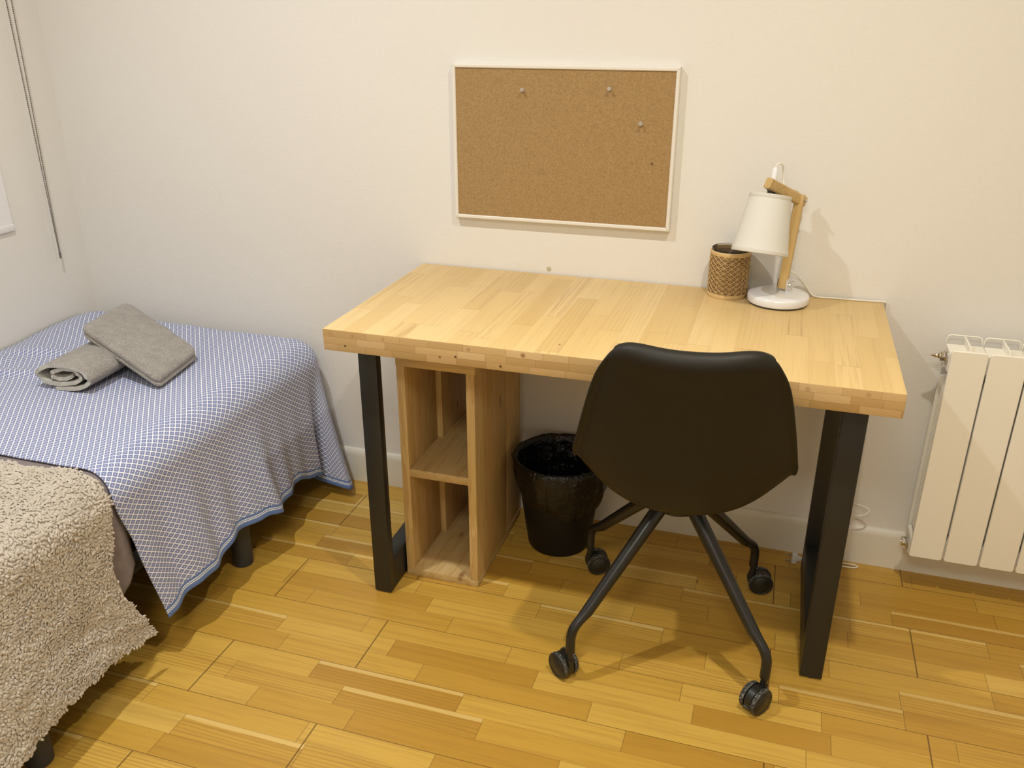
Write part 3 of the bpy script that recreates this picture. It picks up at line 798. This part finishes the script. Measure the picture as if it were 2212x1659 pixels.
# ------------------------------------------------------------------ radiator
rad = thing('radiator', (1.58, -0.075, 0.115), 'white aluminium column radiator on the wall right of the desk', 'radiator')
ex0, pitch, ez0, ez1 = 1.3785, 0.0825, 0.115, 0.684
for k in range(5):
    x0 = ex0 + k * pitch; xm = x0 + .0395
    bm = NB()
    prism(bm, rrect(.0785, ez1 - ez0, .007, 4), place((xm, -.114, (ez0 + ez1) / 2), (0, -1, 0), (1, 0, 0)), .0075, .0018)
    # upper and lower collectors
    for zc in (.650, .140):
        prism(bm, rrect(.0815, .050, .004, 3), place((xm, -.045, zc), (0, -1, 0), (1, 0, 0)), .064, .002)
    box(bm, xm - .0025, xm + .0025, -.114, -.031, ez0 + .01, .692, .001)          # centre web
    prism(bm, rrect(.0785, .46, .010, 4), place((xm, -.030, .36), (0, -1, 0), (1, 0, 0)), .004, .001)   # rear plate
    hoop = [(-.0385, .655), (-.0385, .684), (-.036, .6905), (-.030, .693), (.030, .693), (.036, .6905), (.0385, .684), (.0385, .655)]
    tube(bm, [(xm + hx_, -.031, hz_) for hx_, hz_ in hoop], .0019, 6)   # thin rear hoop at the top
    for yy, wd, zz in ((-.098, .060, .560), (-.082, .070, .600), (-.066, .070, .585), (-.050, .066, .560)):
        prism(bm, rrect(wd, zz - .17, .012, 4), place((xm, yy, (zz + .17) / 2), (0, -1, 0), (1, 0, 0)), .002)
    prism(bm, rrect(.026, .50, .01, 3), place((xm, -.090, .40), (0, 1, 0), (1, 0, 0)), .026)   # water tube
    mesh_obj('radiator_section', bm, ENAMEL, rad, smooth_ang=40)
def fitting(name, z, bleed):
    b = NB(); M = place((ex0 - .001, -.080, z), (-1, 0, 0))
    lathe(b, [(0, 0), (.0185, 0), (.0195, .0015), (.0195, .004), (.0165, .0055), (.0165, .007), (0, .007)], M, 32)
    hexa = [(.0125 * cos(k * PI / 3), .0125 * sin(k * PI / 3)) for k in range(6)]
    prism(b, hexa, place(M @ Vector((0, 0, .007)), (-1, 0, 0)), .008, .0012)
    if bleed: lathe(b, [(.0075, .0), (.0075, .004), (.0055, .006), (.0058, .010), (.0042, .013), (.0022, .021), (.0016, .0235), (0, .024)], place(M @ Vector((0, 0, .014)), (-1, 0, 0)), 20)
    else: lathe(b, [(.0105, 0), (.0100, .002), (.006, .002), (.006, .0), (0, .0)], place(M @ Vector((0, 0, .0145)), (-1, 0, 0)), 20)
    mesh_obj(name, b, CHROME, rad)
fitting('bleed_valve', .655, True); fitting('blanking_plug', .1335, False)
for z in (.62, .20):
    for q in (0, 3):
        bm = NB(); box(bm, ex0 + .03 + q * pitch, ex0 + .06 + q * pitch, -.045, -.001, z - .012, z + .012, .002)
        mesh_obj('mounting_bracket', bm, ENAMEL, rad)

# ------------------------------------------------------------------ roller blind with bead chain on the left wall
bl = thing('roller_blind', (X0, -0.6, 2.25), 'white roller blind with grey bead chain hanging on the left wall', 'blind')
bm = NB(); box(bm, X0 + .0060, X0 + .0072, -1.45, -0.262, 0.835, 2.22); mesh_obj('blind_cloth', bm, BLINDM, bl, flat=True)
bm = NB(); box(bm, X0 + .0035, X0 + .0097, -1.452, -0.260, 0.818, 0.837, .002); mesh_obj('bottom_bar', bm, BLINDM, bl)
bm = NB(); tube(bm, [(X0 + .03, -1.46, 2.24), (X0 + .03, -0.11, 2.24)], .024, 24); mesh_obj('roller_tube', bm, WHITEP, bl)
bm = NB()
xc = X0 + .028; zb = .711; ztop = 2.24
path = []
nb = 330
for k in range(nb):
    z = ztop - (ztop - zb) * k / nb
    t = smooth((z - zb) / .55)
    path.append(Vector((xc, -.137 + .0005 * (1 - t) - .0065 * 0, z)))
def yl(z): return -.1365
def yr(z): return -.1335 + .0165 * smooth((z - zb) / .9) ** .8
bead = [(0, -.0021), (.0015, -.0015), (.0021, 0), (.0015, .0015), (0, .0021)]
sp = .0056; nbead = int((ztop - zb) / sp)
for k in range(nbead):
    z = zb + k * sp
    for yf in (yl, yr): lathe(bm, bead, place((xc, yf(z), z)), 7)
for yf in (yl, yr): tube(bm, [(xc, yf(zb + (ztop - zb) * k / 40), zb + (ztop - zb) * k / 40) for k in range(41)], .0007, 5)
ch_o = mesh_obj('bead_chain', bm, CHAINM, bl, smooth_ang=90)
bm = NB(); tube(bm, catmull([(xc, -.1365, zb + .012), (xc, -.1362, zb - .002), (xc, -.135, zb - .006), (xc, -.1338, zb - .002), (xc, -.1335, zb + .012)], 4), .0024, 8)
mesh_obj('chain_joiner', bm, CHAINM, ch_o)

# ------------------------------------------------------------------ bed
bed = thing('bed', (-0.77, -1.0, 0), 'single bed against the left wall on dark round legs', 'bed')
bm = NB(); box(bm, -1.180, -.366, -1.93, -.050, .275, .496, .06, 5); mesh_obj('mattress', bm, MATT, bed, smooth_ang=60)
bm = NB(); box(bm, -1.180, -.372, -1.93, -.060, .205, .274, .01, 2); mesh_obj('bed_base', bm, BASEF, bed)
for x, y in ((-.333, -.525), (-.332, -1.252), (-1.13, -.525), (-1.13, -1.252)):
    x = min(x, -.380) if False else x
    bm = NB(); lathe(bm, [(0, 0), (.024, 0), (.0265, .002), (.0275, .010), (.0283, .208), (0, .208)], place((x - (.02 if x > -1 else 0), y, 0)), 32)
    mesh_obj('leg', bm, BEDLEG, bed)

def drape(name, mat, ztop, R, xin, ynear, yback, corner, nside, ndrop, side_x, hem, hoff, edge_shift, bumps, ntop=60, x_left=-1.19, backdrop=None, folds=None, uvs=True):
    """cloth over the bed: flat top, rounded right edge, hanging side (and back corner)"""
    bm = NB(); uvl = bm.loops.layers.uv.verify()
    hl = bm.verts.layers.float.new('hem'); al = bm.verts.layers.float.new('along')
    xi, yi = side_x - R, (yback - R if corner else yback)      # inner rectangle corner
    UV = {}
    def newv(p, uv, h=1.0, a=0.0):
        v = bm.verts.new(p); UV[v] = uv; v[hl] = h; v[al] = a; return v
    def face(vs):
        f = bm.faces.new(vs)
        for l in f.loops: l[uvl].uv = UV[l.vert]
        return f
    # stations: (inner point, outward dir, s)
    st = []
    for k in range(nside + 1):
        y = lerp(ynear, yi, k / nside); st.append((Vector((xi, y)), Vector((1, 0)), y))
    if corner:
        for k in range(1, 15):
            a = PI / 2 * k / 14; st.append((Vector((xi, yi)), Vector((cos(a), sin(a))), yi + a * R * 1.2))
        s0 = st[-1][2]
        nbk = 50
        for k in range(1, nbk + 1):
            x = lerp(xi, x_left, (k / nbk)); st.append((Vector((x, yi)), Vector((0, 1)), s0 + (xi - x)))
    arcL = R * PI / 2
    prev = None; firstcol = []
    na = 8
    for c, d, s in st:
        zh = interp(hem, s); ox, oy = interp(hoff[0], s), interp(hoff[1], s)
        drop = ztop - R - zh
        col = []
        es = edge_shift
        for j in range(na + ndrop + 1):
            if j <= na:
                a = PI / 2 * j / na; o = R * sin(a); z = ztop - R * (1 - cos(a)); r = R * a; fr = 0
                p = Vector((c.x + d.x * o, c.y + d.y * o, z))
            else:
                fr = (j - na) / ndrop
                z = ztop - R - drop * fr; r = arcL + drop * fr * 1.02
                p = Vector((c.x + d.x * R + ox * fr ** 1.25, c.y + d.y * R + oy * fr ** 1.25, z))
                if folds:
                    fx = folds(s, fr); p.x += fx[0]; p.y += fx[1]
            wn = smooth(1 - (s - ynear) / .35) if es else 0
            if es: p.y += interp(es, p.z) * wn
            if bumps: p += Vector((0, 0, bumps(p.x, p.y) * (1 - smooth(fr * 8)) * (1 if j <= na else 0)))
            hemd = (drop * (1 - fr)) * math.sqrt(1 + (math.hypot(ox, oy) / max(drop, .01)) ** 2) if fr > 0 else 1.0
            col.append(newv(p, (c.y + d.y * r, c.x + d.x * r), hemd, s))
        firstcol.append(col[0])
        if prev:
            for a, b, cc, dd in zip(prev, prev[1:], col[1:], col): 
                if a is dd or (a.co - dd.co).length < 1e-7:
                    face([a, b, cc])
                else: face([a, b, cc, dd])
        prev = col
    # top
    nx = ntop
    for k in range(nside):
        pass
    ygrid = [lerp(ynear, yi, k / nside) for k in range(nside + 1)]
    T = []
    for i in range(nx + 1):
        x = lerp(x_left, xi, i / nx); row = []
        for y in ygrid:
            p = Vector((x, y, ztop))
            if edge_shift: p.y += interp(edge_shift, p.z) * smooth(1 - (y - ynear) / .35)
            if bumps: p.z += bumps(p.x, p.y)
            row.append(newv(p, (y, x)))
        T.append(row)
    for i in range(nx):
        for k in range(nside): face([T[i][k], T[i + 1][k], T[i + 1][k + 1], T[i][k + 1]])
    bmesh.ops.remove_doubles(bm, verts=bm.verts, dist=2e-5)
    return bm

# blue bedspread
YN = -0.946
def sp_bumps(x, y):
    b = .0035 * fbm(x * 5, y * 5, 1.0, 3)
    # soft ridges left of the towels and at the far left corner
    for cx, cy, rx, ry, h, rot in ((-1.02, -.42, .13, .022, .016, .25), (-.98, -.56, .13, .020, .010, .35), (-1.10, -.50, .06, .03, .010, .2)):
        dx, dy = x - cx, y - cy
        u, v = dx * cos(rot) + dy * sin(rot), -dx * sin(rot) + dy * cos(rot)
        b += h * math.exp(-(u / rx) ** 2 - (v / ry) ** 2)
    b += .020 * math.exp(-((x + 1.10) / .16) ** 2 - ((y + .14) / .16) ** 2)
    b -= .05 * smooth((-x - 1.10) / .12) * smooth((y + 1.0) / .3) * 0.4
    b *= 1 - math.exp(-((x + .72) / .17) ** 2 - ((y + .42) / .2) ** 2)
    return b
HEM = [(-.95, .110), (-.92, .112), (-.80, .135), (-.70, .128), (-.60, .158), (-.50, .150), (-.42, .125), (-.33, .130), (-.27, .132), (-.20, .100), (-.165, .085), (-.135, .080), (-.110, .055), (-.085, .036), (-.055, .030), (-.02, .036), (0.02, .05), (.12, .06), (.5, .07), (1.0, .07)]
HX = [(-.95, .040), (-.85, .040), (-.70, .042), (-.60, .032), (-.50, .048), (-.43, .058), (-.36, .040), (-.29, .012), (-.22, .012), (-.175, .018), (-.148, -.003), (-.127, -.062), (-.106, -.040), (-.090, .060), (-.072, .105), (-.045, .115), (-.02, .085), (0.03, .03), (.12, 0), (1.0, 0)]
HY = [(-.95, 0), (-.22, 0), (-.17, .022), (-.14, .018), (-.115, -.005), (-.09, -.035), (-.065, -.052), (-.04, -.04), (-.01, -.01), (.02, 0), (.04, .003), (1.0, .003)]
def sp_folds(s, fr):
    k = smooth(fr * 1.3)
    w = smooth((s + .95) / .12)
    f = .007 * sin(s * 23 + .6) + .005 * sin(s * 41 + 2.0) + .0035 * sin(s * 67)
    if s > -.20: f *= .5
    if s > -.02: return (0, 0)
    return (f * k * (.45 + .55 * w), 0)
bm = drape('bedspread', SPREAD, .5075, .078, 0, YN, -.026, True, 210, 70, -.326, HEM, (HX, HY),
           [(.10, .045), (.32, .018), (.44, -.008), (.51, .006)], sp_bumps, ntop=110, folds=sp_folds)
o = mesh_obj('bedspread', bm, SPREAD, smooth_ang=180, org=(-.77, -.5, .5))
md = o.modifiers.new('thickness', 'SOLIDIFY'); md.thickness = .0032; md.offset = -1
tag(o, 'blue bedspread with white diamond weave draped over far end of the bed', 'bedspread')

# grey sheet under the spread, hanging lower at the side
def sh_folds(s, fr):
    k = smooth(fr * 1.4)
    return ((.007 * sin(s * 31 + 1) + .005 * sin(s * 58)) * k, 0)
HEM2 = [(-2, .225), (-1.06, .220), (-1.0, .214), (-.965, .235), (-.93, .262), (-.86, .255), (-.5, .25)]
bm = drape('sheet', SHEET, .4995, .060, 0, -1.92, -.918, False, 90, 26, -.338, HEM2, ([(-2, .012), (-1.02, .014), (-.97, .008), (-.9, .006), (0, .0)], [(-2, 0), (0, 0)]), None, None, ntop=30, folds=sh_folds)
o = mesh_obj('bed_sheet', bm, SHEET, smooth_ang=180, org=(-.77, -1.4, .5))
md = o.modifiers.new('thickness', 'SOLIDIFY'); md.thickness = .002; md.offset = -1
tag(o, 'mauve grey sheet showing between the fleece throw and the blue bedspread', 'sheet')

# sherpa throw
YF = -0.985
FEDGE = [(.10, .030), (.16, .012), (.24, -.022), (.32, -.030), (.40, -.006), (.47, .012), (.52, .004)]
HEM3 = [(-2, .14), (-1.5, .125), (-1.36, .118), (-1.21, .135), (-1.08, .125), (-.98, .108), (-.9, .105)]
FX = ([(-2, .03), (-1.4, .035), (-1.2, .026), (-1.05, .034), (-.96, .032), (0, .03)], [(-2, 0), (0, 0)])
def fl_b(x, y): return .012 + .006 * fbm(x * 7, y * 7, 4.0, 3) + .010 * math.exp(-((y + 1.03) / .05) ** 2) * (.5 + .5 * sin(x * 9))
def fl_folds(s, fr):
    k = smooth(fr * 1.3); return ((.010 * sin(s * 14 + 1) + .006 * fbm(s * 9, fr * 4, 2.0, 3)) * k, 0)
bm = drape('throw', FLEECE, .5060, .080, 0, -1.95, YF, False, 130, 60, -.312, HEM3, FX, None, fl_b, ntop=70, folds=fl_folds)
for v in bm.verts:                  # free edge facing the bedspread follows a soft curve
    wn = smooth((v.co.y + 1.30) / .3)
    wob = .012 * sin(v.co.x * 17 + 1.2) + .006 * sin(v.co.x * 41)
    v.co.y += interp(FEDGE, v.co.z) * wn + (wob if v.co.z > .49 else 0) * wn
    v.co.z = v.co.z
bm.normal_update()
fl = [f for f in bm.faces if f.calc_center_median().x > -1.19]
areas = []
rng = random.Random(11)
cand = [f for f in fl if f.calc_center_median().y > -1.62 and f.calc_center_median().x > -.80]
tot = sum(f.calc_area() for f in cand)
tufts = []
NTUFT = 24000
for f in cand:
    ne = f.calc_area() / tot * NTUFT
    cnt = int(ne) + (rng.random() < ne % 1)
    n = f.normal.copy()
    ctr = f.calc_center_median()
    if n.dot(Vector((.5, -.2, .8))) < 0: n = -n
    vs = [v.co.copy() for v in f.verts]
    for _ in range(cnt):
        a, b = rng.random(), rng.random()
        if len(vs) == 4: p = vs[0].lerp(vs[1], a).lerp(vs[3].lerp(vs[2], a), b)
        else: p = ctr.copy()
        tufts.append((p, n))
for p, n in tufts:
    # lie direction: a swirling field that mostly runs down and outward
    ang = 2.4 * noise.noise(p * 8.0) + 2.2 * noise.noise(p * 30.0) + rng.uniform(-.5, .5)
    g0 = Vector((.6, -.35, -.75)); t = (g0 - n * g0.dot(n)).normalized(); b2 = n.cross(t)
    d = t * cos(ang) + b2 * sin(ang); side = n.cross(d)
    Ln = rng.uniform(.0065, .0125); w = rng.uniform(.0019, .0033); curl = rng.uniform(-1, 1); hgt = rng.uniform(.0016, .0044)
    rings = []
    for k, (tt, ww, hh_) in enumerate(((0, .7, 0.0), (.3, 1.0, .75), (.62, .95, 1.0), (.88, .55, .70), (1.0, .12, .38))):
        c = p + d * (Ln * tt) + side * (curl * .0035 * tt * tt) + n * (hgt * hh_ - .0005)
        rings.append([bm.verts.new(c + side * ww * w), bm.verts.new(c + n * ww * w * .9), bm.verts.new(c - side * ww * w)])
    for r0, r1 in zip(rings, rings[1:]):
        for k in range(2): bm.faces.new((r0[k], r0[k + 1], r1[k + 1], r1[k]))
o = mesh_obj('fleece_throw', bm, FLEECE, smooth_ang=180, org=(-.77, -1.4, .5), recalc=False)
tag(o, 'fluffy beige sherpa throw covering the near end of the bed', 'throw')

# ------------------------------------------------------------------ towels
def towel_roll():
    bm = NB()
    ax0 = Vector((-.760, -.622, .509)); ax1 = Vector((-.772, -.275, .509))
    d = (ax1 - ax0); L = d.length; d.normalize(); sx = Vector((-d.y, d.x, 0)) * -1
    if sx.x < 0: sx = -sx
    # spiral centre line in the end plane, squashed; two cloth faces
    turns = 2.3; N = 300; line = []
    for k in range(N + 1):
        t = k / N; a = -.55 * PI + t * turns * 2 * PI
        rr = lerp(1.0, .20, t ** .95)
        wob = 1 + .09 * noise.noise(Vector((cos(a) * 1.3, sin(a) * 1.3, t * 6)))
        u = cos(a) * .103 * rr * wob + .016 * (1 - rr)
        w = sin(a) * .0365 * rr * wob + .006 * sin(u * 38) * (1 - rr) ** .5
        line.append(Vector((u, w + .0400)))
    def pt(i, j, side):
        p = line[i]; q = line[min(i + 1, N)] - line[max(i - 1, 0)]
        nn = Vector((q.y, -q.x)).normalized(); t = i / N
        th = .0049
        pp = p + nn * th * side
        wav = .005 * noise.noise(Vector((i * .06, 0, 5))) + .0014 * sin(i * .42) if j in (0,) else 0
        yy = L * j / 16 + wav + (.010 * t if j == 0 else 0)
        k = 1 + .03 * sin(j / 16 * PI * 2 + .5)
        v = ax0 + d * yy + sx * pp.x * k + Vector((0, 0, max(.001, pp.y * (1 + .04 * sin(j / 16 * PI)))))
        return v
    A = [[bm.verts.new(pt(i, j, 1)) for j in range(17)] for i in range(N + 1)]
    B = [[bm.verts.new(pt(i, j, -1)) for j in range(17)] for i in range(N + 1)]
    for i in range(N):
        for j in range(16):
            bm.faces.new((A[i][j], A[i + 1][j], A[i + 1][j + 1], A[i][j + 1]))
            f = bm.faces.new((B[i][j], B[i][j + 1], B[i + 1][j + 1], B[i + 1][j])); f.material_index = 1 if j < 2 else 0
        f = bm.faces.new((A[i][0], B[i][0], B[i + 1][0], A[i + 1][0])); f.material_index = 1
        f = bm.faces.new((A[i][16], A[i + 1][16], B[i + 1][16], B[i][16])); f.material_index = 1
    for j in range(16):
        bm.faces.new((A[0][j], A[0][j + 1], B[0][j + 1], B[0][j])); bm.faces.new((A[N][j], B[N][j], B[N][j + 1], A[N][j + 1]))
    o = mesh_obj('rolled_towel', bm, [TERRY, TERRYIN], smooth_ang=60, org=(-.76, -.4, .51))
    tag(o, 'grey terry towel rolled up on the blue bedspread, pale spiral end facing out', 'towel')
towel_roll()
def towel_fold():
    bm = NB()
    c_top, c_left = Vector((-.872, -.222, .622)), Vector((-.806, -.478, .633))
    c_right, c_bot = Vector((-.553, -.330, .545)), Vector((-.518, -.548, .542))
    out = rrect(1.0, 1.0, .10, 5)
    def pos(u, v, z):      # u: top->right , v: top->left
        p = c_top.lerp(c_right, u).lerp(c_left.lerp(c_bot, u), v)
        p.z += .014 * sin(clamp(u) * PI) * (1 - .5 * u) + .004 * fbm(u * 3, v * 3, 2.0, 3)
        return p + Vector((0, 0, z))
    levels = [(-.032, .05), (-.030, .015), (-.026, 0), (-.021, 0), (-.0178, .018), (-.0168, .02), (-.0158, .018), (-.0125, 0), (-.007, 0), (-.0025, .012), (-.0005, .03)]
    rings = []
    for z, ins in levels:
        ring = []
        for k, (a, b) in enumerate(out):
            s = 1 - 2 * ins * (.6 if True else 1)
            ring.append(bm.verts.new(pos(.5 + a * s, .5 + b * s, z)))
        rings.append(ring)
    n = len(out)
    for a, b in zip(rings, rings[1:]):
        for k in range(n): bm.faces.new((a[k], a[(k + 1) % n], b[(k + 1) % n], b[k]))
    for ring, z0, up in ((rings[-1], -.0005, 1), (rings[0], -.032, -1)):   # caps as shrinking rings so they can curve
        last = ring
        for q in (.85, .65, .42, .2):
            nr = []
            for (a, b) in out:
                s = (1 - 2 * .03 * .6) * q; s2 = .5
                rr = rrect
                nr.append(bm.verts.new(pos(.5 + a * s, .5 + b * s, z0 + (.001 if up > 0 else 0))))
            for k in range(n): bm.faces.new((last[k], last[(k + 1) % n], nr[(k + 1) % n], nr[k]))
            last = nr
        bm.faces.new(last)
    o = mesh_obj('folded_towel', bm, TERRY, smooth_ang=180, org=(-.7, -.4, .57))
    md = o.modifiers.new('round', 'SUBSURF'); md.levels = 1; md.render_levels = 2
    tag(o, 'small grey terry towel folded square, leaning on the rolled towel', 'towel')
towel_fold()

# ------------------------------------------------------------------ ceiling lights and an added rear fill
def spot(name, x, y, power, col, label, R=.05):
    t = thing(name, (x, y, ZC), label, 'ceiling light', 'round ceiling lights')
    bm = NB(); lathe(bm, [(R, 0), (R + .012, 0), (R + .012, -.010), (R + .008, -.014), (R, -.014), (R - .002, -.004)], place((x, y, ZC)), 40)
    mesh_obj('rim', bm, WHITEP, t)
    bm = NB(); lathe(bm, [(0, -.006), (R - .002, -.006), (R - .002, -.004), (0, -.004)], place((x, y, ZC)), 32)
    mesh_obj('diffuser', bm, m_emit('warm_diffuser', col, 3.0), t)
    ld = bpy.data.lights.new('ceiling_lamp', 'AREA'); ld.shape = 'DISK'; ld.size = 2 * R * .6 if R < .1 else 2 * R; ld.energy = power; ld.color = col
    ld.spread = 2.60 if R < .1 else PI
    lo = bpy.data.objects.new('ceiling_lamp', ld); COL.objects.link(lo); lo.parent = t; lo.location = (0, 0, -.022)
spot('ceiling_light', -0.26, -1.14, 17.0, (.965, .985, 1.0), 'round ceiling light above the bed side of the room')
spot('ceiling_light', 1.16, -1.14, 13.8, (1.0, .94, .80), 'round ceiling light above the radiator side of the room')
spot('ceiling_light', 0.80, -2.75, 23, (1.0, .965, .88), 'wide round fill light added unseen behind the viewer, farthest from the desk', .30)  # unseen fill, added to lift the front-facing surfaces; wide disc keeps its shadows soft
w = bpy.data.worlds.new('world'); SC.world = w; w.use_nodes = True
w.node_tree.nodes['Background'].inputs[0].default_value = (1, .96, .9, 1); w.node_tree.nodes['Background'].inputs[1].default_value = 0.05

# ------------------------------------------------------------------ camera
cd = bpy.data.cameras.new('camera'); cam = bpy.data.objects.new('camera', cd); COL.objects.link(cam)
YAW, PIT, ROL, FPX = 0.305119471, 0.404893100, 0.000187, 1859.934
fw_ = Vector((-sin(YAW) * cos(PIT), cos(YAW) * cos(PIT), -sin(PIT))); r_ = Vector((cos(YAW), sin(YAW), 0)); u_ = r_.cross(fw_)
rr = r_ * cos(ROL) + u_ * sin(ROL); uu = -r_ * sin(ROL) + u_ * cos(ROL)
M = Matrix((rr, uu, -fw_)).transposed().to_4x4(); M.translation = Vector((0.96321507, -2.216694, 1.40237382))
cam.matrix_world = M
cd.sensor_fit = 'HORIZONTAL'; cd.sensor_width = 36.0; cd.lens = FPX / 2212 * 36.0; cd.clip_start = .05
SC.camera = cam
SC.view_settings.view_transform = 'Standard'; SC.view_settings.look = 'None'
SC.view_settings.exposure = 0.0; SC.view_settings.gamma = 1.0
SC.view_settings.use_curve_mapping = False
for o in list(bpy.data.objects):
    if 'org' in o: del o['org']
